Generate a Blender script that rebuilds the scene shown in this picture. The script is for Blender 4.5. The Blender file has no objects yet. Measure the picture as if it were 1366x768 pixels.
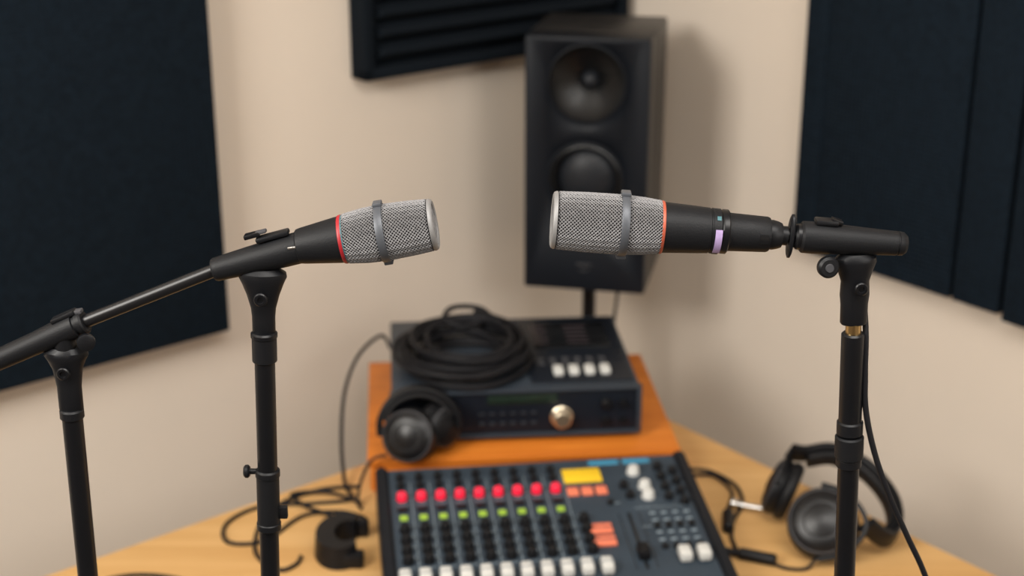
import bpy, bmesh, math, random
from mathutils import Vector, Matrix
random.seed(3)
S=bpy.context.scene
try:
    S.view_settings.view_transform='Standard'; S.view_settings.look='None'
except Exception: pass

# ---------------------------------------------------------------- materials
def mat(name,col,rough=.5,metal=0.,bump=0.,bscale=400.,vary=0.,vscale=8.,spec=.5,emit=None,coat=0.):
    m=bpy.data.materials.new(name); m.use_nodes=True
    nt=m.node_tree; b=nt.nodes['Principled BSDF']
    b.inputs['Base Color'].default_value=(*col,1); b.inputs['Roughness'].default_value=rough
    b.inputs['Metallic'].default_value=metal; b.inputs['Specular IOR Level'].default_value=spec
    b.inputs['Coat Weight'].default_value=coat
    tc=nt.nodes.new('ShaderNodeTexCoord')
    if vary>0:
        n=nt.nodes.new('ShaderNodeTexNoise'); n.inputs['Scale'].default_value=vscale; n.inputs['Detail'].default_value=4
        nt.links.new(tc.outputs['Object'],n.inputs['Vector'])
        r=nt.nodes.new('ShaderNodeValToRGB')
        r.color_ramp.elements[0].position=.3; r.color_ramp.elements[1].position=.7
        r.color_ramp.elements[0].color=(*[c*(1-vary) for c in col],1)
        r.color_ramp.elements[1].color=(*[min(1,c*(1+vary)) for c in col],1)
        nt.links.new(n.outputs['Fac'],r.inputs['Fac']); nt.links.new(r.outputs['Color'],b.inputs['Base Color'])
    if bump>0:
        n=nt.nodes.new('ShaderNodeTexNoise'); n.inputs['Scale'].default_value=bscale; n.inputs['Detail'].default_value=3
        nt.links.new(tc.outputs['Object'],n.inputs['Vector'])
        bp=nt.nodes.new('ShaderNodeBump'); bp.inputs['Strength'].default_value=bump; bp.inputs['Distance'].default_value=.002
        nt.links.new(n.outputs['Fac'],bp.inputs['Height']); nt.links.new(bp.outputs['Normal'],b.inputs['Normal'])
    if emit:
        b.inputs['Emission Color'].default_value=(*col,1); b.inputs['Emission Strength'].default_value=emit
    return m
def wood(name,c1,c2,sc=(3,40,40),rough=.45,rot=0):
    m=bpy.data.materials.new(name); m.use_nodes=True
    nt=m.node_tree; b=nt.nodes['Principled BSDF']; b.inputs['Roughness'].default_value=rough
    b.inputs['Specular IOR Level'].default_value=.3
    tc=nt.nodes.new('ShaderNodeTexCoord'); mp=nt.nodes.new('ShaderNodeMapping')
    mp.inputs['Scale'].default_value=sc; mp.inputs['Rotation'].default_value=(0,0,rot)
    n=nt.nodes.new('ShaderNodeTexNoise'); n.inputs['Scale'].default_value=1.0; n.inputs['Detail'].default_value=6; n.inputs['Distortion'].default_value=.6
    r=nt.nodes.new('ShaderNodeValToRGB'); r.color_ramp.elements[0].position=.32; r.color_ramp.elements[1].position=.68
    r.color_ramp.elements[0].color=(*c1,1); r.color_ramp.elements[1].color=(*c2,1)
    L=nt.links.new; L(tc.outputs['Object'],mp.inputs['Vector']); L(mp.outputs['Vector'],n.inputs['Vector'])
    L(n.outputs['Fac'],r.inputs['Fac']); L(r.outputs['Color'],b.inputs['Base Color'])
    return m
def weave(name,col,sx,sz,amt=.35):
    """cloth: fine vertical/horizontal thread pattern"""
    m=mat(name,col,.95,spec=.12,vary=.22,vscale=90)
    nt=m.node_tree; b=nt.nodes['Principled BSDF']; tc=nt.nodes.new('ShaderNodeTexCoord')
    w1=nt.nodes.new('ShaderNodeTexWave'); w1.bands_direction='X'; w1.inputs['Scale'].default_value=sx; w1.inputs['Distortion'].default_value=.5
    w2=nt.nodes.new('ShaderNodeTexWave'); w2.bands_direction='Z'; w2.inputs['Scale'].default_value=sz; w2.inputs['Distortion'].default_value=.5
    ad=nt.nodes.new('ShaderNodeMath'); ad.operation='ADD'
    bp=nt.nodes.new('ShaderNodeBump'); bp.inputs['Strength'].default_value=amt; bp.inputs['Distance'].default_value=.002
    L=nt.links.new
    L(tc.outputs['Object'],w1.inputs['Vector']); L(tc.outputs['Object'],w2.inputs['Vector'])
    L(w1.outputs['Fac'],ad.inputs[0]); L(w2.outputs['Fac'],ad.inputs[1]); L(ad.outputs[0],bp.inputs['Height']); L(bp.outputs['Normal'],b.inputs['Normal'])
    return m
M_wall=mat('wall_paint',(.745,.655,.555),.85,bump=.15,bscale=250,vary=.02,vscale=3,spec=.3)
M_floor=mat('carpet_grey',(.14,.125,.115),.95,bump=.6,bscale=300,vary=.2,vscale=60)
M_ceil=mat('ceiling_white',(.82,.79,.75),.9,vary=.01)
M_fabric=weave('panel_fabric_navy',(.0062,.0118,.0190),35,35,.5)
M_foam=mat('foam_charcoal',(.0055,.0085,.0125),.95,bump=.5,bscale=350,spec=.12)
M_desk=wood('desk_light_wood',(.60,.335,.12),(.71,.43,.175),(2,26,20),.5,.15)
M_box=wood('riser_orange_wood',(.60,.165,.018),(.72,.225,.028),(4,50,40),.45)
SP=.22
M_blk=mat('black_plastic',(.0062,.0066,.0080),.42,bump=.06,bscale=900,spec=.25)
M_blk_s=mat('black_satin_metal',(.0045,.0048,.006),.34,spec=.30,vary=.1,vscale=30)
M_blk_m=mat('black_matte',(.0068,.0072,.0085),.5,bump=.12,bscale=700,spec=SP)
M_gloss=mat('black_gloss_rod',(.007,.007,.008),.33,spec=.35,vary=.1)
M_rub=mat('cable_rubber',(.009,.009,.011),.55,vary=.1,spec=SP)
M_chr=mat('chrome',(.65,.64,.62),.25,1.,vary=.03)
M_brass=mat('brass',(.55,.38,.17),.3,1.,vary=.1,vscale=50)
M_mesh=mat('grille_wire',(.25,.247,.252),.6,.25,vary=.15,vscale=300,spec=.35)
M_mesh_in=mat('grille_core',(.020,.020,.021),.85,.0,vary=.2,vscale=400,spec=.1)
M_band=mat('grille_band',(.085,.092,.105),.45,.3,vary=.05)
M_rim=mat('grille_rim',(.25,.247,.245),.55,.35,vary=.05)
M_red=mat('red_ring',(.32,.012,.018),.45,vary=.1)
M_orange=mat('copper_ring',(.42,.085,.045),.45,.2,vary=.1)
M_teal=mat('teal_line',(.035,.12,.14),.5,vary=.1)
M_purp=mat('lilac_label',(.38,.28,.50),.5,vary=.1,vscale=200)
M_lit=mat('grey_plastic',(.055,.055,.06),.45,vary=.1,spec=SP)
M_panel=mat('mixer_panel_slate',(.034,.050,.069),.5,bump=.1,vary=.15,vscale=15,spec=.35)
M_cheek=mat('mixer_cheek_black',(.008,.010,.014),.4,vary=.1,spec=SP)
M_cap=mat('fader_cap_white',(.64,.64,.61),.4,vary=.05)
M_capline=mat('cap_grey',(.30,.31,.32),.5,vary=.05)
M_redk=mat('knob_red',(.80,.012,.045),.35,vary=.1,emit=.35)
M_green=mat('button_green',(.32,.50,.05),.4,vary=.1,emit=.1)
M_yel=mat('label_yellow',(.90,.58,.02),.5,vary=.05)
M_salm=mat('button_salmon',(.85,.22,.12),.5,vary=.05)
M_blue=mat('label_blue',(.05,.26,.42),.5,vary=.1)
M_ink=mat('panel_ink_light',(.25,.31,.35),.6,vary=.1)
M_rack=mat('rack_slate',(.030,.040,.054),.45,vary=.1,vscale=15,spec=.4)
M_rackf=mat('rack_front_black',(.007,.010,.016),.35,vary=.1,spec=.35)
M_lcd=mat('lcd_green',(.012,.024,.017),.25,vary=.2,vscale=80)
M_gold=mat('champagne_metal',(.70,.60,.45),.28,.9,vary=.05)
M_spk=mat('speaker_black',(.0075,.0095,.0135),.5,bump=.08,bscale=600,vary=.1,spec=.2)
M_spkside=mat('speaker_side',(.022,.021,.021),.4,vary=.1,spec=.35)
M_cone=mat('driver_cone',(.0030,.0033,.0040),.36,vary=.15,vscale=60,spec=.5)
M_cone2=mat('woofer_paper',(.012,.014,.018),.45,vary=.15,vscale=60,spec=.3)
M_dome=mat('tweeter_dome',(.006,.0065,.0075),.25,vary=.1)
M_pad=mat('ear_pad_leather',(.009,.009,.010),.5,bump=.3,bscale=250,spec=SP)

# ---------------------------------------------------------------- helpers
def empty(name,loc=(0,0,0),rot=(0,0,0)):
    e=bpy.data.objects.new(name,None); S.collection.objects.link(e)
    e.location=loc; e.rotation_euler=rot; e.empty_display_size=.05
    return e
def obj_from_bm(bm,name,m,parent=None,M=None,sharp=35):
    bmesh.ops.recalc_face_normals(bm,faces=bm.faces)
    for f in bm.faces: f.smooth=True
    a=math.radians(sharp)
    for e in bm.edges:
        if len(e.link_faces)==2 and e.calc_face_angle(0)>a: e.smooth=False
    me=bpy.data.meshes.new(name); bm.to_mesh(me); bm.free()
    me.materials.append(m)
    o=bpy.data.objects.new(name,me); S.collection.objects.link(o)
    if parent: o.parent=parent
    if M is not None: o.matrix_local=M
    return o
def frame(p0,d,up=(0,0,1)):
    x=Vector(d).normalized(); u=Vector(up)
    if abs(x.dot(u))>.98: u=Vector((0,1,0))
    y=u.cross(x).normalized(); z=x.cross(y)
    M=Matrix((x,y,z)).transposed().to_4x4(); M.translation=Vector(p0); return M
def add_lathe(bm,prof,M=Matrix(),seg=40,sy=1.,sz=1.):
    rings=[]
    for s,r in prof:
        if r<1e-6: rings.append([bm.verts.new(M@Vector((s,0,0)))])
        else: rings.append([bm.verts.new(M@Vector((s,sy*r*math.cos(2*math.pi*i/seg),sz*r*math.sin(2*math.pi*i/seg)))) for i in range(seg)])
    for a,b in zip(rings,rings[1:]):
        for i in range(seg):
            j=(i+1)%seg
            if len(a)==1 and len(b)==1: continue
            if len(a)==1: bm.faces.new((a[0],b[j],b[i]))
            elif len(b)==1: bm.faces.new((a[i],a[j],b[0]))
            else: bm.faces.new((a[i],a[j],b[j],b[i]))
    for rg,fl in ((rings[0],1),(rings[-1],0)):
        if len(rg)>1: bm.faces.new(rg[::-1] if fl else rg)
def add_ringlathe(bm,prof,M=Matrix(),seg=40):
    """closed-section lathe (torus-like)"""
    rings=[[bm.verts.new(M@Vector((s,r*math.cos(2*math.pi*i/seg),r*math.sin(2*math.pi*i/seg)))) for i in range(seg)] for s,r in prof]
    n=len(rings)
    for k in range(n):
        a,b=rings[k],rings[(k+1)%n]
        for i in range(seg):
            j=(i+1)%seg; bm.faces.new((a[i],a[j],b[j],b[i]))
def ringlathe(name,prof,m,parent=None,p0=(0,0,0),d=(1,0,0),seg=48,sharp=40):
    bm=bmesh.new(); add_ringlathe(bm,prof,frame(p0,d),seg)
    return obj_from_bm(bm,name,m,parent,sharp=sharp)
def lathe(name,prof,m,parent=None,p0=(0,0,0),d=(1,0,0),seg=40,sy=1.,sz=1.,up=(0,0,1),sharp=35):
    bm=bmesh.new(); add_lathe(bm,prof,frame(p0,d,up),seg,sy,sz)
    return obj_from_bm(bm,name,m,parent,sharp=sharp)
def rod(name,a,b,r,m,parent=None,bev=None,seg=32,r2=None):
    a=Vector(a);b=Vector(b);L=(b-a).length;r2=r2 or r;bv=min(bev if bev is not None else r*.25,L*.3)
    return lathe(name,[(0,0),(0,r-bv),(bv,r),(L-bv,r2),(L,r2-bv),(L,0)],m,parent,a,b-a,seg)
def add_box(bm,c,s,bev=0,M=Matrix(),R=Matrix()):
    t=bmesh.new(); bmesh.ops.create_cube(t,size=1)
    for v in t.verts: v.co=Vector((v.co.x*s[0],v.co.y*s[1],v.co.z*s[2]))
    if bev>0: bmesh.ops.bevel(t,geom=t.edges[:],offset=bev,segments=2,profile=.5,affect='EDGES')
    mp={}
    for v in t.verts: mp[v]=bm.verts.new(M@(Matrix.Translation(c)@R@v.co.to_4d()).to_3d())
    for f in t.faces: bm.faces.new([mp[v] for v in f.verts])
    t.free()
def box(name,c,s,m,parent=None,bev=0,R=Matrix()):
    bm=bmesh.new(); add_box(bm,c,s,bev,R=R.to_4x4()); return obj_from_bm(bm,name,m,parent)
def boxes(name,lst,m,parent=None,bev=0,M=Matrix()):
    bm=bmesh.new()
    for c,s in lst: add_box(bm,c,s,bev,M)
    return obj_from_bm(bm,name,m,parent)
def prism(name,poly,z0,z1,m,parent=None,bev=0,axis='z'):
    bm=bmesh.new()
    vs=[bm.verts.new((x,y,z0)) for x,y in poly]; f=bm.faces.new(vs)
    r=bmesh.ops.extrude_face_region(bm,geom=[f])
    for v in r['geom']:
        if isinstance(v,bmesh.types.BMVert): v.co.z=z1
    if bev: bmesh.ops.bevel(bm,geom=bm.edges[:],offset=bev,segments=2,affect='EDGES')
    return obj_from_bm(bm,name,m,parent)
def cr(pts,n=10,closed=False):
    P=[Vector(p) for p in pts]; out=[]
    N=len(P); rng=range(N if closed else N-1)
    for i in rng:
        if closed: a,b,c,d=P[i-1],P[i],P[(i+1)%N],P[(i+2)%N]
        else: a=P[max(i-1,0)];b=P[i];c=P[i+1];d=P[min(i+2,N-1)]
        for k in range(n):
            t=k/n
            out.append(.5*((2*b)+(c-a)*t+(2*a-5*b+4*c-d)*t*t+(3*b-a-3*c+d)*t**3))
    if not closed: out.append(P[-1])
    return out
def sweep(name,pts,sec,m,parent=None,up=(0,0,1),smooth_n=10,bm=None,closed=False):
    """sweep cross-section sec [(side,up)] along pts"""
    own=bm is None
    if own: bm=bmesh.new()
    P=cr(pts,smooth_n,closed); n=len(P); rings=[]; U=Vector(up)
    for i,p in enumerate(P):
        t=(P[(i+1)%n]-P[i-1]) if closed else (P[min(i+1,n-1)]-P[max(i-1,0)])
        t.normalize()
        s=t.cross(U)
        if s.length<.05: s=t.cross(Vector((0,1,0)))
        s.normalize(); w=s.cross(t)
        rings.append([bm.verts.new(p+s*a+w*b) for a,b in sec])
    k=len(sec)
    for i in range(n if closed else n-1):
        a,b=rings[i],rings[(i+1)%n]
        for j in range(k):
            bm.faces.new((a[j],a[(j+1)%k],b[(j+1)%k],b[j]))
    if not closed: bm.faces.new(rings[0][::-1]); bm.faces.new(rings[-1])
    if own: return obj_from_bm(bm,name,m,parent,sharp=50)
def circ(r,n=10,ry=None):
    return [(r*math.cos(2*math.pi*i/n),(ry or r)*math.sin(2*math.pi*i/n)) for i in range(n)]
def rrect(w,h,r=.002):
    return [(-w+r,-h),(w-r,-h),(w,-h+r),(w,h-r),(w-r,h),(-w+r,h),(-w,h-r),(-w,-h+r)]

# ---------------------------------------------------------------- room
C=Vector((.242,3.303,0)); dl=Vector((-.7657,-.6432,0)); dr=Vector((.6196,-.7850,0))
nl=Vector((.6432,-.7657,0)); nr=Vector((-.785,-.6196,0))
HC=2.9
A=C+dl*5; B=C+dr*5; D=A+B-C
def wall(name,p,q,nrm,t=.1,ext=.12):
    d=(q-p).normalized(); n=-nrm
    a=p-d*ext; b=q+d*ext
    bm=bmesh.new(); vs=[]
    for z in (0,HC):
        for w in (a,b,b+n*t,a+n*t): vs.append(bm.verts.new((w.x,w.y,z)))
    for f in ((0,1,2,3),(4,5,6,7),(0,1,5,4),(1,2,6,5),(2,3,7,6),(3,0,4,7)): bm.faces.new([vs[i] for i in f])
    return obj_from_bm(bm,name,M_wall)
wall('wall_left',C,A,nl); wall('wall_right',C,B,nr)
wall('wall_back',A,D,-nr); wall('wall_side',B,D,-nl)
def slab(name,z0,z1,m):
    ps=[C+Vector((0,.15,0)),A+Vector((-.15,0,0)),D+Vector((0,-.15,0)),B+Vector((.15,0,0))]
    prism(name,[(p.x,p.y) for p in ps],z0,z1,m)
slab('floor',-.1,0,M_floor); slab('ceiling',HC,HC+.1,M_ceil)
def base(name,p,q,nrm):
    d=(q-p).normalized(); c=(p+q)/2+nrm*.008
    bm=bmesh.new(); add_box(bm,(0,0,.05),((q-p).length-.04,.014,.1),.003)
    o=obj_from_bm(bm,name,M_ceil); o.location=(c.x,c.y,0); o.rotation_euler=(0,0,math.atan2(d.y,d.x))
base('baseboard_left',C,A,nl); base('baseboard_right',C,B,nr)

def wall_frame(name,o,d,n,s_start,z0):
    z=Vector((0,0,1)); x=n.cross(z)
    p=o+d*s_start+n*.001
    M=Matrix((x,n,z)).transposed().to_4x4(); M.translation=(p.x,p.y,z0)
    e=empty(name); e.matrix_world=M
    return e, (1 if x.dot(d)>0 else -1)
def fabric_panel(s0,s1,z0,z1,o,d,n,th,grooves=()):
    e,sg=wall_frame('acoustic_wall_panel',o,d,n,s0,z0)
    w=s1-s0; h=z1-z0
    cuts=[0]+list(grooves)+[w]
    box('backing',(sg*w/2,th*.25,h/2),(w-.006,th*.5,h-.006),M_foam,e)
    for i,(a,b) in enumerate(zip(cuts,cuts[1:])):
        box('fabric_face_%d'%(i+1),(sg*(a+b)/2,th*.62,h/2),(b-a-.0008,th*.76,h),M_fabric,e,.0035)
fabric_panel(1.042,2.15,.922,2.25,C,dl,nl,.05)
fabric_panel(.560,.935,1.004,2.25,C,dr,nr,.04,(.055,))
fabric_panel(.943,1.038,1.004,2.25,C,dr,nr,.042)
fabric_panel(1.046,1.75,.994,2.25,C,dr,nr,.04)
# ridged foam
e,sg=wall_frame('ridged_acoustic_foam',C,dl,nl,.03,1.345)
w=.690;h=.40
box('foam_base',(sg*w/2,.013,h/2),(w,.026,h),M_foam,e,.003)
bm=bmesh.new()
nrid=9;b0=.03;step=(h-2*b0)/nrid
for i in range(nrid):
    z0=b0+i*step; x0=b0*sg; x1=(w-b0)*sg
    pr=[(.0255,z0+.001),(.050,z0+step*.35),(.052,z0+step*.5),(.050,z0+step*.62),(.0255,z0+step*.97)]
    a=[bm.verts.new((x0+sg*(.012 if y>.03 else 0),y,z)) for y,z in pr]
    b=[bm.verts.new((x1-sg*(.012 if y>.03 else 0),y,z)) for y,z in pr]
    for j in range(len(pr)):
        k=(j+1)%len(pr); bm.faces.new((a[j],a[k],b[k],b[j]))
    bm.faces.new(a); bm.faces.new(b)
obj_from_bm(bm,'foam_ridges',M_foam,e,sharp=20)
boxes('foam_border',[((sg*w/2,.038,.011),(w,.026,.022)),((sg*w/2,.038,h-.011),(w,.026,.022)),((sg*.011,.038,h/2),(.022,.026,h)),((sg*(w-.011),.038,h/2),(.022,.026,h))],M_foam,e,.003)

# ---------------------------------------------------------------- desk
e=empty('corner_desk',(0,0,0))
poly=[(-1.15,1.55),(1.05,1.55),(1.05,1.619),(.743,2.008),(.268,2.609),(.256,2.750),(-.279,2.706),(-.2555,2.394),(-.7155,2.008),(-1.15,1.643)]
prism('desktop',poly,.715,.75,M_desk,e,.002)
for i,(x,y) in enumerate([(-.98,1.62),(.95,1.61),(-.24,2.66),(.21,2.70)]):
    rod('leg_%d'%(i+1),(x,y,0),(x,y,.716),.022,M_blk_s,e)

# riser box
e=empty('wooden_riser',(.005,2.515,.75),(0,0,math.radians(4.7)))
box('riser_body',(0,0,.0285),(.526,.42,.057),M_box,e,.002)
box('riser_top',(0,0,.054),(.536,.43,.012),M_box,e,.002)

# rack unit --------------------------------------------------------
e=empty('rack_audio_recorder',(-.006,2.523,.81),(0,0,math.radians(4.7)))
W_=.434;Dp=.335
box('chassis',(0,.004,.055),(W_-.006,Dp-.01,.088),M_rack,e,.003)
boxes('front_bezel',[((0,-Dp/2,.0965),(W_,.016,.006)),((0,-Dp/2,.0135),(W_,.016,.006)),((-W_/2+.004,-Dp/2,.055),(.008,.016,.088)),((W_/2-.004,-Dp/2,.055),(.008,.016,.088))],M_rack,e,.0015)
box('front_face',(0,-Dp/2+.002,.055),(W_-.012,.006,.08),M_rackf,e)
boxes('feet',[((x,y,.0055),(.03,.03,.011)) for x in(-.18,.18) for y in(-.13,.13)],M_blk_m,e,.001)
box('display_window',(.01,-Dp/2-.002,.080),(.12,.004,.016),M_lcd,e,.001)
lathe('jog_knob',[(0,0),(0,.018),(.004,.0195),(.006,.017),(.018,.016),(.021,.013),(.021,0)],M_gold,e,(.078,-Dp/2-.001,.045),(0,-1,0))
bm=bmesh.new()
for x,z,r in ((.155,.068,.010),(.185,.068,.007),(.155,.036,.008),(.185,.036,.006),(-.155,.045,.011),(-.115,.045,.009)):
    add_lathe(bm,[(0,0),(0,r),(.010,r*.9),(.012,r*.7),(.012,0)],frame((x,-Dp/2-.001,z),(0,-1,0)),20)
obj_from_bm(bm,'small_knobs',M_blk,e)
boxes('front_buttons',[((-.06+i*.018,-Dp/2-.003,.035),(.010,.006,.005)) for i in range(6)]+[((-.06+i*.018,-Dp/2-.003,.054),(.010,.006,.003)) for i in range(6)],mat('button_dark',(.028,.031,.038),.5,vary=.1,spec=.2),e,.001)
box('control_panel',(.117,.0,.1005),(.178,.30,.004),M_rackf,e,.001)
bm=bmesh.new()
for i in range(4):
    add_box(bm,(.078+i*.0275,-.112,.107),(.018,.030,.012),.004)
obj_from_bm(bm,'white_keys',M_cap,e)
boxes('panel_buttons',[((.052+i*.022,y,.1045),(.013,.008,.005)) for i in range(6) for y in (-.075,-.055)],M_lit,e,.001)
box('panel_screen',(.117,.06,.1035),(.14,.12,.003),M_dome,e,.001)
boxes('panel_marks',[((.06,.02+i*.02,.1052),(.025+.01*(i%2),.003,.0006)) for i in range(5)]+[((.13,.02+i*.02,.1052),(.04,.003,.0006)) for i in range(5)],mat('mark_dim',(.070,.050,.058),.6,vary=.1),e)

# cable coil on the rack -------------------------------------------
e=empty('coiled_cable',(-.088,2.468,.912))
bm=bmesh.new()
for k in range(12):
    rx=.096+random.uniform(-.028,.018); ry=rx*1.14; ph=random.uniform(0,6.28)
    cx=random.uniform(-.012,.012); cy=random.uniform(-.014,.016); zb=.0058+(k//3)*.0105
    tl=random.uniform(-.004,.010)
    pts=[(cx+rx*math.cos(ph+2*math.pi*i/12),cy+ry*math.sin(ph+2*math.pi*i/12),zb+max(0,tl*math.sin(2*math.pi*i/12+k))+.003*math.sin(3*ph+i)**2) for i in range(12)]
    sweep('',pts,circ(.0051,8),None,bm=bm,smooth_n=5,closed=True)
sweep('',[(.06,.09,.038),(.03,.125,.054),(-.02,.12,.058),(-.035,.09,.048),(.0,.075,.038),(.05,.10,.048)],circ(.0050,8),None,bm=bm,smooth_n=6)
obj_from_bm(bm,'cable_loops',M_rub,e,sharp=60)
rod('cable_plug',(.02,.115,.050),(.07,.075,.045),.0095,M_blk,e)

# studio monitor ------------------------------------------------------
e=empty('studio_monitor_speaker',(.142,2.8,.925),(0,0,math.radians(-12)))
w,dp,h=.242,.26,.505
BT=.06
bm=bmesh.new(); add_box(bm,(0,dp/2+BT/2,h/2),(w,dp-BT,h),.004); obj_from_bm(bm,'cabinet',M_spkside,e)
def holed(name,cz):
    bm=bmesh.new(); add_box(bm,(0,BT/2,h/2),(w,BT,h),.005); o=obj_from_bm(bm,name,M_spk,e)
    o.data.materials.append(M_spkside)
    cut=[]
    for (x,z,r) in cz:
        b2=bmesh.new(); add_lathe(b2,[(-.03,0),(-.03,r),(BT-.006,r),(BT-.006,0)],frame((x,0,z),(0,1,0)),64)
        c=obj_from_bm(b2,'cut',M_spk,e); cut.append(c)
        md=o.modifiers.new('b','BOOLEAN'); md.object=c; md.operation='DIFFERENCE'; md.solver='EXACT'
    bpy.context.view_layer.update()
    dg=bpy.context.evaluated_depsgraph_get(); me=bpy.data.meshes.new_from_object(o.evaluated_get(dg))
    o.modifiers.clear(); o.data=me
    for p in me.polygons:
        if abs(p.normal.x)>.9 and abs(p.center.x)>w/2-.002: p.material_index=1
    for c in cut: bpy.data.objects.remove(c,do_unlink=True)
    return o
holed('front_baffle',[(0,.417,.074),(0,.228,.072)])
ringlathe('tweeter_trim',[(-.0005,.077),(-.0035,.0765),(-.004,.074),(-.001,.0725),(.004,.0725),(.004,.077)],M_spk,e,(0,0,.417),(0,1,0),64)
ringlathe('tweeter_waveguide',[(.0,.0735),(.004,.070),(.012,.062),(.021,.048),(.030,.034),(.036,.024),(.040,.019),(.046,.019),(.046,.0735)],M_cone,e,(0,0,.417),(0,1,0),64)
lathe('tweeter_dome',[(.022,0),(.023,.006),(.027,.0125),(.033,.0165),(.044,.0188),(.044,0)],M_cone2,e,(0,.0,.417),(0,1,0),40)
ringlathe('woofer_trim',[(-.0005,.077),(-.0035,.0765),(-.004,.073),(-.001,.071),(.004,.071),(.004,.077)],M_spk,e,(0,0,.228),(0,1,0),64)
ringlathe('woofer_surround',[(.002,.0715),(.0,.068),(-.001,.066),(.003,.062),(.010,.059),(.024,.057),(.034,.057),(.034,.0715)],M_cone,e,(0,0,.228),(0,1,0),64)
lathe('woofer_cone',[(.004,0),(.005,.018),(.009,.036),(.016,.050),(.024,.0585),(.030,.0585),(.030,0)],M_cone2,e,(0,0,.228),(0,1,0),64)
boxes('badge',[((0,-.001,.055),(.03,.002,.007)),((0,-.001,.042),(.018,.002,.004))],mat('badge_dim',(.022,.023,.027),.5,vary=.1),e,.0005)

e=empty('speaker_stand',(.16,2.925,0))
rod('pole',(0,0,.02),(0,0,.915),.014,M_blk_s,e)
box('top_plate',(0.006,0,.9175),(.17,.18,.010),M_blk_s,e,.002,R=Matrix.Rotation(math.radians(-12),3,'Z'))
lathe('base_plate',[(0,0),(0,.13),(.012,.13),(.018,.12),(.02,0)],M_blk_s,e,(0,0,0),(0,0,1),48)
sweep('speaker_lead',[(.062,.03,.905),(.06,.02,.86),(.05,.03,.7),(.05,.03,.3),(.03,.03,.03)],circ(.0035,8),M_rub,e)

# ---------------------------------------------------------------- mixer
e=empty('audio_mixing_console',(-.224,2.202,.75),(0,0,math.radians(7.1)))
MW,MD=.515,.43
zb,zf=.082,.048
sl=(zb-zf)/MD
def pz(y): return zb+y*sl
def wedge(name,x0,x1,prof,m,bev=0):
    bm=bmesh.new(); a=[bm.verts.new((x0,y,z)) for y,z in prof]; b=[bm.verts.new((x1,y,z)) for y,z in prof]
    n=len(prof)
    for i in range(n): j=(i+1)%n; bm.faces.new((a[i],a[j],b[j],b[i]))
    bm.faces.new(a); bm.faces.new(b)
    if bev: bmesh.ops.bevel(bm,geom=bm.edges[:],offset=bev,segments=3,affect='EDGES')
    return obj_from_bm(bm,name,m,e)
wedge('body',.01,MW-.01,[(-.004,.004),(-.004,zb-.003),(-MD+.004,zf-.003),(-MD+.004,.004)],M_cheek,.001)
wedge('cheek_left',0,.020,[(0,.0),(0,zb+.006),(-MD,zf+.006),(-MD-.006,.02),(-MD,.0)],M_cheek,.004)
wedge('cheek_right',MW-.020,MW,[(0,.0),(0,zb+.006),(-MD,zf+.006),(-MD-.006,.02),(-MD,.0)],M_cheek,.004)
wedge('faceplate',.0205,MW-.0205,[(-.006,zb-.0035),(-.006,zb),(-MD+.01,pz(-MD+.01)),(-MD+.01,pz(-MD+.01)-.0035)],M_panel)
def pm(x,y,dz=0): return Matrix.Translation((x,y,pz(y)+dz))@Matrix.Rotation(math.atan(sl),4,'X')
def knobs(name,lst,r,hh,m,top=.8,seg=20):
    bm=bmesh.new()
    for x,y in lst:
        M=pm(x,y)@frame((0,0,0),(0,0,1))
        add_lathe(bm,[(-.001,0),(-.001,r),(hh*.85,r*top),(hh,r*top*.8),(hh,0)],M,seg)
    return obj_from_bm(bm,name,m,e)
def pads(name,lst,m,bev=.0008):
    bm=bmesh.new()
    for x,y,sx,sy_,sz_ in lst: add_box(bm,(0,0,sz_/2),(sx,sy_,sz_),min(bev,sz_*.3),pm(x,y))
    return obj_from_bm(bm,name,m,e)
cx=[.0385+.0307*i for i in range(9)]
knobs('gain_knobs_red',[(x,-.094) for x in cx],.0085,.012,M_redk,.9)
knobs('knob_row_black_a',[(x,-.035) for x in cx]+[(x,-.060) for x in cx],.0072,.011,M_blk)
pads('mute_buttons_green',[(x,-.150,.012,.011,.004) for x in cx],M_green)
pads('channel_labels',[(x,-.126,.017,.012,.002) for x in cx],M_blk)
c10=cx+[.0385+.0307*9]
kl=[(x,y) for x in c10 for y in (-.185,-.213,-.241,-.267)]
knobs('knob_rows_black',kl,.0092,.014,M_blk)
pads('channel_dividers',[(x+.0153,-.17,.0012,.25,.0006) for x in cx]+[(x,-.170,.02,.001,.0006) for x in c10]+[(x,-.281,.02,.001,.0006) for x in c10]+[(x,-.110,.016,.001,.0006) for x in cx]+[(x,-.075,.016,.001,.0006) for x in cx]+[(x+.011,y,.002,.006,.0006) for x in c10 for y in (-.199,-.227,-.254)],M_ink)
fx=[.031+.0296*i for i in range(11)]
pads('fader_slots',[(x,-.352,.004,.085,.0008) for x in fx],M_dome)
bm=bmesh.new()
for x in fx: add_box(bm,(0,0,.010),(.018,.030,.016),.004,pm(x,-.318))
for x in (.4475,.4765): add_box(bm,(0,0,.010),(.019,.028,.016),.004,pm(x,-.300))
obj_from_bm(bm,'fader_caps',M_cap,e)
pads('fader_cap_lines',[(x,-.318,.019,.0018,.0188) for x in fx],M_capline,.0001)
pads('yellow_label',[(.333,-.056,.062,.040,.003)],M_yel)
pads('salmon_buttons',[(.311,-.103,.018,.022,.004),(.334,-.103,.018,.022,.004),(.357,-.103,.018,.022,.004),(.336,-.212,.036,.024,.005),(.336,-.245,.036,.024,.005)],M_salm)
pads('salmon_dividers',[(.336,-.212,.037,.002,.0056),(.336,-.245,.037,.002,.0056)],M_panel,.0001)
pads('blue_stripe',[(.375,-.018,.05,.014,.001),(.43,-.018,.045,.014,.001)],M_blue,.0001)
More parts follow.
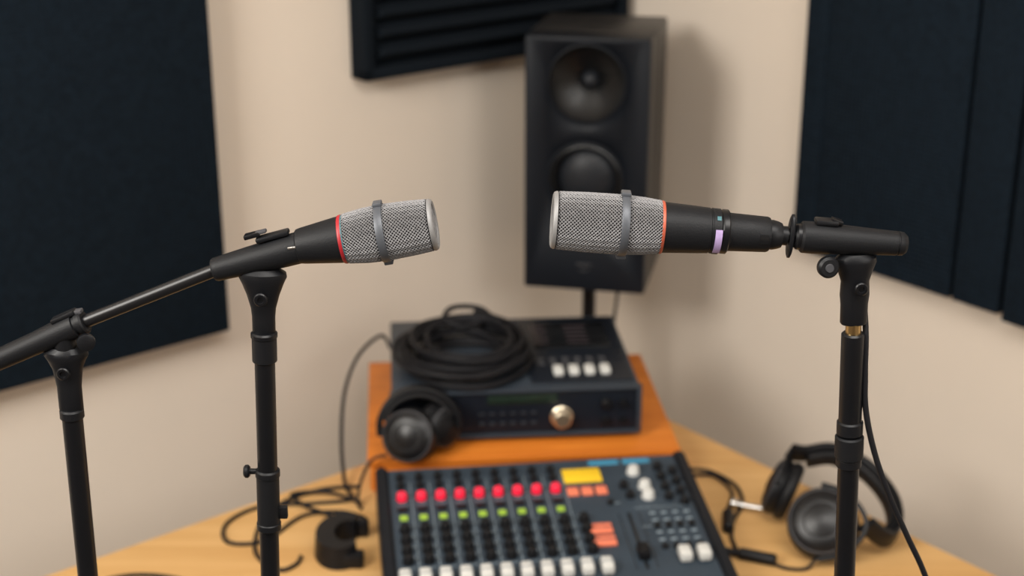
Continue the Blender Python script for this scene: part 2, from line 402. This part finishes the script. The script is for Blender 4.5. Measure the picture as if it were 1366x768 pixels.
pads('master_fader_slot',[(.388,-.245,.005,.15,.0008),(.372,-.245,.0012,.15,.0006),(.404,-.245,.0012,.15,.0006)],M_dome,.0001)
pads('master_fader_cap',[(.388,-.285,.018,.030,.016)],M_blk,.003)
knobs('white_knobs',[(.418,-.055),(.428,-.100),(.428,-.128)],.011,.013,M_cap,.8)
ml=[(.395,-.095),(.400,-.125),(.46,-.045),(.46,-.075),(.46,-.105),(.46,-.135),(.482,-.06),(.482,-.09),(.482,-.12),(.482,-.15)]
knobs('master_knobs_black',ml,.0080,.012,M_blk)
pads('master_marks',[(.425+.018*i,y,.009,.004,.0015) for i in range(4) for y in (-.175,-.195,-.228,-.248)]+[(.37,-.14,.02,.002,.0006),(.44,-.158,.08,.001,.0006),(.44,-.21,.08,.001,.0006)],M_ink,.0002)
knobs('master_squares_dark',[(.425+.018*i,y) for i in range(4) for y in (-.212,-.268)]+[(.365,-.14)],.006,.007,M_blk)

# ---------------------------------------------------------------- headphones
def earcup(parent,c,n,r,tag,flip=1,shell=M_blk):
    M=frame(c,n)
    bm=bmesh.new()
    add_lathe(bm,[(-.004,0),(-.004,r*.9),(0,r*.97),(.006,r),(.012,r*.97),(.019,r*.80),(.0225,r*.55),(.0225,r*.5),(.021,r*.48),(.0245,r*.2),(.025,0)],M,48)
    obj_from_bm(bm,'ear_shell_'+tag,shell,parent)
    bm=bmesh.new()
    add_ringlathe(bm,[(-.003,r*.55),(-.003,r*.93),(-.008,r*1.02),(-.016,r*1.02),(-.022,r*.92),(-.023,r*.75),(-.018,r*.58),(-.008,r*.5)],M,48)
    obj_from_bm(bm,'ear_pad_'+tag,M_pad,parent,sharp=80)
    ringlathe('ear_ring_'+tag,[(.0135,r*.93),(.0155,r*.93),(.0165,r*.88),(.0145,r*.86)],M_lit,parent,c,n,48)
def yoke(parent,c,n,r,to,tag):
    c=Vector(c);n=Vector(n).normalized();to=Vector(to)
    a=(to-c); a-=n*a.dot(n); a.normalize(); b=n.cross(a)
    o=c+n*.010
    pts=[o+b*(r+.004)-a*.004, o+b*r*.8+a*(r*.72), o+a*(r+.012), o-b*r*.8+a*(r*.72), o-b*(r+.004)-a*.004]
    sweep('yoke_'+tag,pts,rrect(.004,.003,.001),M_blk,parent,up=n)
    return o+a*(r+.012)
e=empty('headphones',(.524,2.128,.75))
def L(p,o): return tuple(Vector(p)-Vector(o))
o=(.52,2.15,.75)
c2=L((.480,2.092,.807),o); n2=Vector((-.25,-.72,.62)); c1=L((.436,2.212,.806),o); n1=Vector((-.80,.28,.28))
earcup(e,c2,n2,.055,'a',shell=M_gloss); earcup(e,c1,n1,.048,'b')
y2=yoke(e,c2,n2,.055,L((.60,2.09,.79),o),'a'); y1=yoke(e,c1,n1,.048,L((.47,2.25,.87),o),'b')
bp=[y1,L((.478,2.252,.848),o),L((.525,2.258,.850),o),L((.577,2.238,.832),o),L((.609,2.185,.806),o),L((.607,2.125,.788),o),L((.580,2.084,.784),o),y2]
sweep('headband',bp,rrect(.006,.016,.003),M_blk,e,up=(.1,-.35,.95))
sweep('headband_pad',[Vector(p)*.90+Vector((0,0,.002)) for p in bp[1:-1]],rrect(.007,.014,.004),M_pad,e,up=(.1,-.35,.95))
sweep('headphone_cable',[L((.470,2.06,.770),o),L((.45,2.045,.7545),o),L((.42,2.045,.7545),o),L((.40,2.058,.7555),o)],circ(.0028,8),M_rub,e)

e=empty('headphones',(-.165,2.29,.81)); o=(-.165,2.29,.81)
ca=L((-.172,2.279,.857),o); na=Vector((-.22,-.90,.38))
earcup(e,ca,na,.046,'a',shell=M_gloss); earcup(e,L((-.120,2.310,.862),o),Vector((.70,-.68,.1)),.037,'b',shell=M_blk_m)
bp=[L((-.222,2.290,.854),o),L((-.221,2.296,.884),o),L((-.200,2.306,.914),o),L((-.160,2.314,.928),o),L((-.121,2.316,.917),o),L((-.095,2.314,.889),o),L((-.089,2.311,.862),o)]
sweep('headband',bp,rrect(.005,.014,.003),M_blk,e,up=(0,-1,.2))
sweep('headband_pad',[Vector(p)*.90+Vector((0,0,.002)) for p in bp[1:-1]],rrect(.005,.012,.003),M_pad,e,up=(0,-1,.2))

# ---------------------------------------------------------------- desk cables & bits
zc=.7535
def dc(pts,z=zc): return [(p[0],p[1],p[2] if len(p)>2 else z) for p in pts]
e=empty('audio_cable',(-.3,2.3,.75)); o=Vector((-.3,2.3,.75))
def cab(name,pts,r,z=zc): sweep(name,[Vector(p)-o for p in dc(pts,z)],circ(r,8),M_rub,e)
cab('cable_a',[(-.232,2.655,.86),(-.25,2.66,.885),(-.284,2.56,.885),(-.300,2.46,.855),(-.298,2.37,.800),(-.285,2.295,.757),(-.27,2.25),(-.33,2.235),(-.42,2.222),(-.465,2.165),(-.452,2.105),(-.395,2.11),(-.345,2.19),(-.285,2.205),(-.242,2.185)],.0034)
cab('cable_b',[(-.262,2.295),(-.326,2.283),(-.385,2.235),(-.41,2.16),(-.402,2.07),(-.36,2.02),(-.335,2.035),(-.33,2.06)],.0034,.7538)
cab('cable_c',[(-.252,2.225),(-.31,2.262),(-.37,2.255),(-.345,2.215),(-.31,2.19),(-.285,2.17)],.0032,.760)
cab('cable_g',[(-.21,2.265,.828),(-.235,2.262,.82),(-.252,2.250,.79),(-.258,2.235,.757),(-.25,2.215)],.0028)
e=empty('audio_cable',(-.55,1.95,.75)); o=Vector((-.55,1.95,.75))
cab('cable',[(-.70,1.93),(-.62,1.99),(-.56,2.005),(-.49,1.985),(-.43,1.93),(-.40,1.84)],.0032)
e=empty('audio_cable',(.35,2.2,.75)); o=Vector((.35,2.2,.75))
cab('cable_e',[(.312,2.36),(.345,2.352),(.382,2.30),(.385,2.235),(.362,2.175),(.352,2.12),(.356,2.07)],.0034)
cab('cable_f',[(.31,2.33),(.35,2.325),(.372,2.27),(.36,2.215),(.35,2.17)],.0030,.758)

e=empty('jack_plug',(.36,2.19,.75))
rod('plug_barrel',(-.005,.0,.010),(-.012,-.055,.010),.0095,M_blk,e)
rod('plug_tip',(.013,.026,.012),(.062,.006,.012),.0048,M_chr,e)
rod('plug_collar',(.004,.03,.012),(.016,.025,.012),.008,M_chr,e)
e=empty('cable_connector',(.354,2.06,.75))
rod('connector_body',(0,0,.010),(.055,-.023,.010),.0095,M_blk,e)
rod('connector_sleeve',(-.02,.008,.009),(.004,-.001,.009),.006,M_rub,e)

e=empty('cable_clamp',(-.268,2.085,.75))
bm=bmesh.new(); n=22
outer=[];inner=[]
for i in range(n+1):
    a=math.radians(62+ (250-0)*i/n)
    outer.append((.056*math.cos(a)*.78,.062*math.sin(a)))
    inner.append((.028*math.cos(a)*.70+.008,.032*math.sin(a)))
def ring(z,pp): return [bm.verts.new((x,y,z)) for x,y in pp]
zt=.036
o0,o1=ring(0,outer),ring(zt,[(x*.93,y*.93) for x,y in outer]); i0,i1=ring(0,inner),ring(zt,inner)
for k in range(n):
    bm.faces.new((o0[k],o0[k+1],o1[k+1],o1[k])); bm.faces.new((i0[k],i0[k+1],i1[k+1],i1[k]))
    bm.faces.new((o1[k],o1[k+1],i1[k+1],i1[k])); bm.faces.new((o0[k],o0[k+1],i0[k+1],i0[k]))
for k in (0,n): bm.faces.new((o0[k],o1[k],i1[k],i0[k]))
obj_from_bm(bm,'clamp_arc',M_blk,e)
box('clamp_foot',(.022,-.047,.012),(.034,.024,.024),M_blk,e,.004)
box('clamp_jaw',(.028,.046,.016),(.020,.018,.028),M_blk,e,.004)

# ---------------------------------------------------------------- microphones
def grille(parent,prof,tag,nu=50,pitch=.0031):
    """woven diamond wire mesh around lathe profile"""
    L_=prof[-1][0]-prof[0][0]
    def rad(s):
        for (a,ra),(b,rb) in zip(prof,prof[1:]):
            if s<=b+1e-9: 
                t=(s-a)/(b-a); return ra+(rb-ra)*t
        return prof[-1][1]
    nv=int(round(L_/(pitch*.5)))
    lathe('grille_core_'+tag,[(prof[0][0],0)]+[(s,r-.0014) for s,r in prof]+[(prof[-1][0],0)],M_mesh_in,parent,seg=48)
    bm=bmesh.new(); rows=[]
    for j in range(nv+1):
        s=prof[0][0]+L_*j/nv; off=.5*(j%2); r=rad(s)
        rows.append([bm.verts.new((s,(r+(.0002 if i%2 else -.0002))*math.cos(2*math.pi*(i+off)/nu),(r+(.0002 if i%2 else -.0002))*math.sin(2*math.pi*(i+off)/nu))) for i in range(nu)])
    for j in range(0,nv-1):
        for i in range(nu):
            if j%2==0: l,rr=rows[j+1][(i-1)%nu],rows[j+1][i]
            else: l,rr=rows[j+1][i],rows[j+1][(i+1)%nu]
            bm.faces.new((rows[j][i],rr,rows[j+2][i],l))
    ob=obj_from_bm(bm,'grille_mesh_'+tag,M_mesh,parent)
    md=ob.modifiers.new('wires','WIREFRAME'); md.thickness=.00125; md.use_replace=True; md.use_even_offset=False
    for p in ob.data.polygons: p.use_smooth=False
def end_mesh(parent,s,r,tag):
    bm=bmesh.new(); n=int(2*r/.0024); lst=[]
    for i in range(-n//2,n//2+1):
        y=i*.0024
        if abs(y)<r*.97:
            hw=math.sqrt(r*r-y*y)
            add_box(bm,(s,y,0),(.0009,.0009,2*hw)); add_box(bm,(s-.0004,0,y),(.0009,2*hw,.0009))
    obj_from_bm(bm,'grille_end_'+tag,M_mesh,parent)
def tilt_empty(name,a,b):
    a=Vector(a);b=Vector(b); e=empty(name); e.matrix_world=frame(a,b-a); return e

e=tilt_empty('condenser_microphone',(.0353,1.25,1.5584),(.3422,1.25,1.5364))
gp=[(.004,.0247),(.03,.0256),(.062,.0257),(.080,.0245),(.0945,.0228)]
grille(e,gp,'body')
ringlathe('rim',[(0,.0205),(-.0008,.0225),(0,.0244),(.0018,.0253),(.0032,.0253),(.0036,.0247),(.0036,.0205)],M_rim,e,seg=64)
end_mesh(e,.0015,.0205,'cap')
ringlathe('grille_band',[(.0585,.0253),(.0585,.0272),(.0595,.0277),(.0645,.0277),(.0655,.0272),(.0655,.0253)],M_band,e,seg=64)
boxes('band_clasps',[((.062,0,.0285),(.0085,.012,.0035)),((.0625,0,-.0285),(.0085,.012,.0035))],M_band,e,.001)
lathe('copper_ring',[(.0940,0),(.0940,.0230),(.0947,.0234),(.0960,.0234),(.0967,.0230),(.0967,0)],M_orange,e,seg=64)
lathe('body',[(.0965,0),(.0965,.0224),(.100,.0222),(.125,.0208),(.137,.0200),(.1375,.0193),(.1388,.0193),(.139,.0200),(.146,.0197),(.1465,0)],M_blk_m,e,seg=64)
lathe('collar',[(.1465,0),(.1465,.0185),(.1475,.0190),(.1485,.0196),(.1525,.0196),(.1535,.0186),(.1535,0)],M_blk_s,e,seg=64)
lathe('tail',[(.1535,0),(.1535,.0172),(.156,.0168),(.172,.0162),(.188,.0156),(.190,.0148),(.1905,0)],M_blk_m,e,seg=64)
lathe('connector',[(.190,0),(.190,.0128),(.193,.0132),(.1975,.0122),(.201,.0108),(.2015,.0085),(.206,.0085),(.2065,0)],M_blk,e,seg=32)
def arc_patch(parent,name,s0,s1,r,a0,a1,m,th=.0005):
    bm=bmesh.new(); n=12; g=[]
    for s in (s0,s1):
        g.append([[bm.verts.new((s,rr*math.cos(a0+(a1-a0)*i/n),rr*math.sin(a0+(a1-a0)*i/n))) for i in range(n+1)] for rr in (r,r+th)])
    for i in range(n):
        bm.faces.new((g[0][1][i],g[0][1][i+1],g[1][1][i+1],g[1][1][i]))
        bm.faces.new((g[0][0][i],g[0][1][i],g[0][1][i+1],g[0][0][i+1])); bm.faces.new((g[1][0][i],g[1][1][i],g[1][1][i+1],g[1][0][i+1]))
    for i in (0,n): bm.faces.new((g[0][0][i],g[0][1][i],g[1][1][i],g[1][0][i]))
    obj_from_bm(bm,name,m,parent)
rd=math.radians
arc_patch(e,'lilac_label',.1405,.1465,.0199,rd(-128),rd(-180-20),M_purp)
arc_patch(e,'upper_mark',.1415,.1450,.0199,rd(124),rd(136),M_teal)
arc_patch(e,'lower_mark',.1405,.1455,.0199,rd(-126),rd(-108),M_lit)
arc_patch(e,'slot',.180,.1875,.0157,rd(-165),rd(-195),M_dome)

e=tilt_empty('condenser_microphone',(-.0675,1.25,1.5543),(-.193,1.25,1.5329))
gp=[(.004,.0222),(.02,.0234),(.045,.0243),(.062,.0235),(.0795,.0212)]
grille(e,gp,'body',46)
ringlathe('rim',[(0,.018),(-.0008,.0205),(0,.0220),(.0018,.0229),(.0032,.0229),(.0036,.0223),(.0036,.018)],M_rim,e,seg=64)
end_mesh(e,.0015,.0185,'cap')
ringlathe('grille_band',[(.0425,.0240),(.0425,.0258),(.0435,.0262),(.0485,.0262),(.0495,.0258),(.0495,.0240)],M_band,e,seg=64)
boxes('band_clasps',[((.046,0,.0268),(.008,.012,.0035)),((.046,0,-.0268),(.008,.012,.0035))],M_band,e,.001)
lathe('teal_ring',[(.0790,0),(.0790,.0214),(.0803,.0214),(.0803,0)],M_teal,e,seg=64)
lathe('red_ring',[(.0803,0),(.0803,.0215),(.0810,.0218),(.0828,.0215),(.0834,.0211),(.0834,0)],M_red,e,seg=64)
lathe('body',[(.0833,0),(.0833,.0206),(.087,.0203),(.118,.0160),(.1215,.0152),(.1225,.0140),(.1225,0)],M_blk_m,e,seg=64)

# ---------------------------------------------------------------- stands
def stand(name,x_top,z_top,x_base,Y,parts):
    e=empty(name,(x_base,Y,0)); o=Vector((x_base,Y,0))
    sx=(x_base-x_top)/z_top
    def at(z): return Vector((x_top+(z_top-z)*sx,Y,z))-o
    for nm,z1,z0,r,m in parts: rod(nm,at(z1),at(z0),r,m,e,bev=.0015)
    lathe('base_plate',[(0,0),(0,.07),(.012,.07),(.02,.06),(.024,.02),(.03,.014),(.03,0)],M_blk_s,e,(0,0,0),(0,0,1),48)
    return e,o,at
def flare(e,at,zt,zb_,w,wn,zneck):
    h_=zt-zb_; a=at(zt); d=at(zneck)-at(zt); Lg=(zt-zneck)
    prof=[(-.004,0),(-.004,w*.7),(0,w*.97),(.004,w),(h_*.25,w*.86),(h_*.5,w*.68),(h_*.8,wn*1.08),(h_,wn),(Lg-.002,wn),(Lg,wn*.9),(Lg,0)]
    lathe('swivel_head',prof,M_blk,e,a,d,40,sy=1.,sz=.62,up=(0,1,0))
def bolt(e,p,r,m=M_blk_s):
    lathe('bolt',[(0,0),(0,r),(.002,r),(.003,r*.85),(.003,r*.5),(.0015,r*.45),(.0015,0)],m,e,p,(0,-1,0),24)

e,o,at=stand('microphone_stand',.3032,1.515,.371,1.25,[
 ('thread_brass',1.466,1.449,.0070,M_brass),('upper_tube',1.4525,1.357,.0105,M_blk_s),
 ('clutch_top',1.366,1.352,.0120,M_blk),('clutch',1.351,1.328,.0132,M_blk_m),('clutch_bottom',1.329,1.319,.0118,M_blk),
 ('lower_tube',1.322,.02,.0098,M_blk_s)])
flare(e,at,1.524,1.48,.0185,.0122,1.461)
bolt(e,at(1.4985)+Vector((.003,-.0115,0)),.006)
axd=(Vector((.3422,1.25,1.5364))-Vector((.0353,1.25,1.5584))).normalized(); a0=Vector((.0353,1.25,1.5584))
def ax(s): return a0+axd*s-o
lathe('clip_shaft',[(0,0),(0,.0062),(.02,.0062),(.02,0)],M_blk_s,e,ax(.2055),axd,24)
lathe('clip_flange',[(0,0),(0,.0175),(.001,.020),(.003,.020),(.004,.0175),(.004,0)],M_blk,e,ax(.2075),axd+Vector((0,0,.0)),40,sy=.45)
lathe('clip_nut',[(0,0),(0,.0095),(.002,.0115),(.005,.0115),(.006,.0095),(.006,0)],M_blk_s,e,ax(.2125),axd,28)
lathe('clamp_body',[(0,0),(0,.0120),(.002,.0140),(.012,.0142),(.030,.0135),(.055,.0122),(.075,.0112),(.085,.0108),(.0855,.0100),(.0865,.0100),(.087,.0108),(.091,.0104),(.094,.008),(.095,0)],M_blk_m,e,ax(.2175),axd,40)
R4=Matrix.Rotation(math.radians(4),3,'Y')
box('lever_top',tuple(ax(.240)+Vector((.0,0,.0155))),(.020,.014,.0045),M_blk,e,.0015,R=R4)
box('lever_tab',tuple(ax(.249)+Vector((.0,0,.0165))),(.010,.010,.004),M_blk_s,e,.001,R=Matrix.Rotation(math.radians(18),3,'Y'))
rod('wing_knob_stem',Vector((.280,1.25,1.519))-o,Vector((.297,1.25,1.515))-o,.004,M_blk_s,e)
lathe('wing_knob',[(0,0),(0,.0075),(.002,.0095),(.007,.0095),(.009,.0075),(.009,0)],M_blk,e,Vector((.2755,1.242,1.5185))-o,(.15,-1,.1),28)
lathe('wing_knob_cap',[(0,0),(0,.0040),(.0015,.0035),(.0015,0)],M_lit,e,Vector((.2768,1.2332,1.5194))-o,(.15,-1,.1),20)
pts=[(.312,1.262,1.490),(.3165,1.258,1.470),(.3175,1.25,1.450),(.319,1.247,1.415),(.3225,1.246,1.378),(.334,1.246,1.335),(.351,1.246,1.292),(.372,1.247,1.248),(.3955,1.25,1.200),(.43,1.25,1.11),(.47,1.25,.95),(.50,1.25,.6),(.50,1.25,.2),(.51,1.24,.02),(.56,1.20,.006),(.70,1.05,.006)]
sweep('microphone_cable',[Vector(p)-o for p in pts],circ(.0028,10),M_rub,e)

e,o,at=stand('microphone_boom_stand',-.2205,1.51,-.270,1.25,[
 ('upper_clutch',1.4505,1.424,.0112,M_blk),('upper_clutch_ring',1.4535,1.447,.0120,M_blk_s),('upper_tube',1.426,1.314,.0092,M_blk_s),
 ('mid_clutch',1.3165,1.254,.0106,M_blk_m),('mid_clutch_ring',1.3165,1.308,.0114,M_blk),('mid_clutch_ring_b',1.262,1.2535,.0114,M_blk),
 ('lower_tube',1.256,.02,.0090,M_blk_s)])
flare(e,at,1.510,1.468,.0215,.0104,1.452)
bolt(e,at(1.489)+Vector((0,-.013,0)),.0062)
p=at(1.314)
rod('side_screw',p+Vector((-.010,0,0)),p+Vector((-.0175,0,0)),.0028,M_blk_s,e)
rod('side_knob',p+Vector((-.0165,0,0)),p+Vector((-.022,0,0)),.0062,M_blk,e)
box('side_tab',tuple(at(1.272)+Vector((.0135,-.001,0))),(.009,.006,.012),M_blk,e,.001)
hA=Vector((-.181,1.25,1.5345)); hB=Vector((-.2636,1.25,1.5120))
hd=(hB-hA); HL=hd.length; hd.normalize()
lathe('clip_sleeve',[(0,0),(0,.0125),(.002,.0142),(.02,.0140),(.05,.0125),(HL-.006,.0108),(HL-.002,.0106),(HL,.0095),(HL,0)],M_blk_m,e,hA-o,hd,40)
Rh=Matrix.Rotation(math.atan2((hA-hB).z,(hA-hB).x)*-1,3,'Y')
q=hA.lerp(hB,.30)-o
box('lever_top',tuple(q+Vector((-.004,0,.0160))),(.030,.012,.0045),M_blk,e,.0015,R=Rh)
box('lever_tab',tuple(q+Vector((-.022,0,.0165))),(.014,.010,.004),M_blk_s,e,.001,R=Rh)
box('lever_pin',tuple(q+Vector((-.014,0,.0195))),(.010,.007,.003),M_lit,e,.001,R=Rh)
sweep('spring_clip',[hA-o+Vector((.004,-.0150,.006)),hA-o+Vector((.0055,-.0155,.001)),hA-o+Vector((.0045,-.0150,-.004))],circ(.0011,8),M_chr,e)
rod('clip_screw',hA-o+Vector((.004,-.0120,.004)),hA-o+Vector((-.014,-.0135,.002)),.0013,M_chr,e)
bB=Vector((-.3878,1.25,1.4608))
rod('boom_rod',hB-o+hd*-.004,bB-o,.0060,M_gloss,e)
bd=Vector((-.4622,1.25,1.427))-Vector((-.3878,1.25,1.4608)); bd.normalize()
s0=Vector((-.3815,1.25,1.4636))
lathe('boom_clamp',[(0,0),(0,.0100),(.0015,.0112),(.006,.0112),(.0065,.0100),(.009,.0100),(.0095,.0118),(.03,.0116),(.05,.0105),(.09,.0098),(.14,.0094),(.145,.008),(.145,0)],M_blk_m,e,s0-o,bd,36)
rod('boom_tail',s0-o+bd*.14,s0-o+bd*.26,.0060,M_gloss,e)
rod('counter_grip',s0-o+bd*.255,s0-o+bd*.30,.0115,M_rub,e)

e,o,at=stand('microphone_stand',-.402,1.432,-.418,1.25,[
 ('collar',1.378,1.368,.0110,M_blk),('tube',1.374,.02,.0094,M_blk_s)])
flare(e,at,1.435,1.400,.0200,.0112,1.376)
bolt(e,at(1.418)+Vector((0,-.0125,0)),.006)
rod('clamp_post',at(1.436),at(1.452),.010,M_blk,e)
q=Vector((-.4005,1.25,1.4665))-o
box('lever_top',tuple(q+Vector((0,0,.002))),(.024,.012,.0045),M_blk,e,.0015,R=Matrix.Rotation(math.radians(-24),3,'Y'))
box('lever_tab',tuple(q+Vector((.011,0,.006))),(.012,.009,.0035),M_lit,e,.001,R=Matrix.Rotation(math.radians(-8),3,'Y'))
lathe('side_knob',[(0,0),(0,.006),(.002,.008),(.006,.008),(.007,.006),(.007,0)],M_blk,e,Vector((-.381,1.244,1.447))-o,(.3,-1,0),24)

# ---------------------------------------------------------------- lights
def area(name,loc,target,size,power,col=(1,1,1)):
    l=bpy.data.lights.new(name,'AREA'); l.shape='RECTANGLE'; l.size=size[0]; l.size_y=size[1]; l.energy=power; l.color=col
    o=bpy.data.objects.new(name,l); S.collection.objects.link(o); o.location=loc
    o.rotation_euler=(Vector(target)-Vector(loc)).to_track_quat('-Z','Y').to_euler(); return o
area('key_softbox_light',(-1.5,.35,2.45),(.3,2.6,1.35),(.9,.9),54,(1,.96,.90))
area('overhead_fill',(.35,.5,2.85),(.35,.7,0),(1.4,.8),36,(1,.965,.92))  # added unseen overhead fill for soft general brightness, not a known fixture
area('fill_softbox_light',(1.6,-.3,2.3),(0,2.3,1.2),(.9,.9),16,(1,.98,.95))
wd=bpy.data.worlds.new('room_world'); S.world=wd; wd.use_nodes=True
wd.node_tree.nodes['Background'].inputs[0].default_value=(.8,.85,.9,1); wd.node_tree.nodes['Background'].inputs[1].default_value=.3

# ---------------------------------------------------------------- camera
cam=bpy.data.cameras.new('camera'); co=bpy.data.objects.new('camera',cam); S.collection.objects.link(co)
co.location=(0,0,1.95); co.rotation_euler=(math.radians(70),0,0)
cam.sensor_width=36; cam.lens=2000/1366*36; cam.clip_start=.02
cam.dof.use_dof=True; cam.dof.focus_distance=1.31; cam.dof.aperture_fstop=4.6
S.camera=co
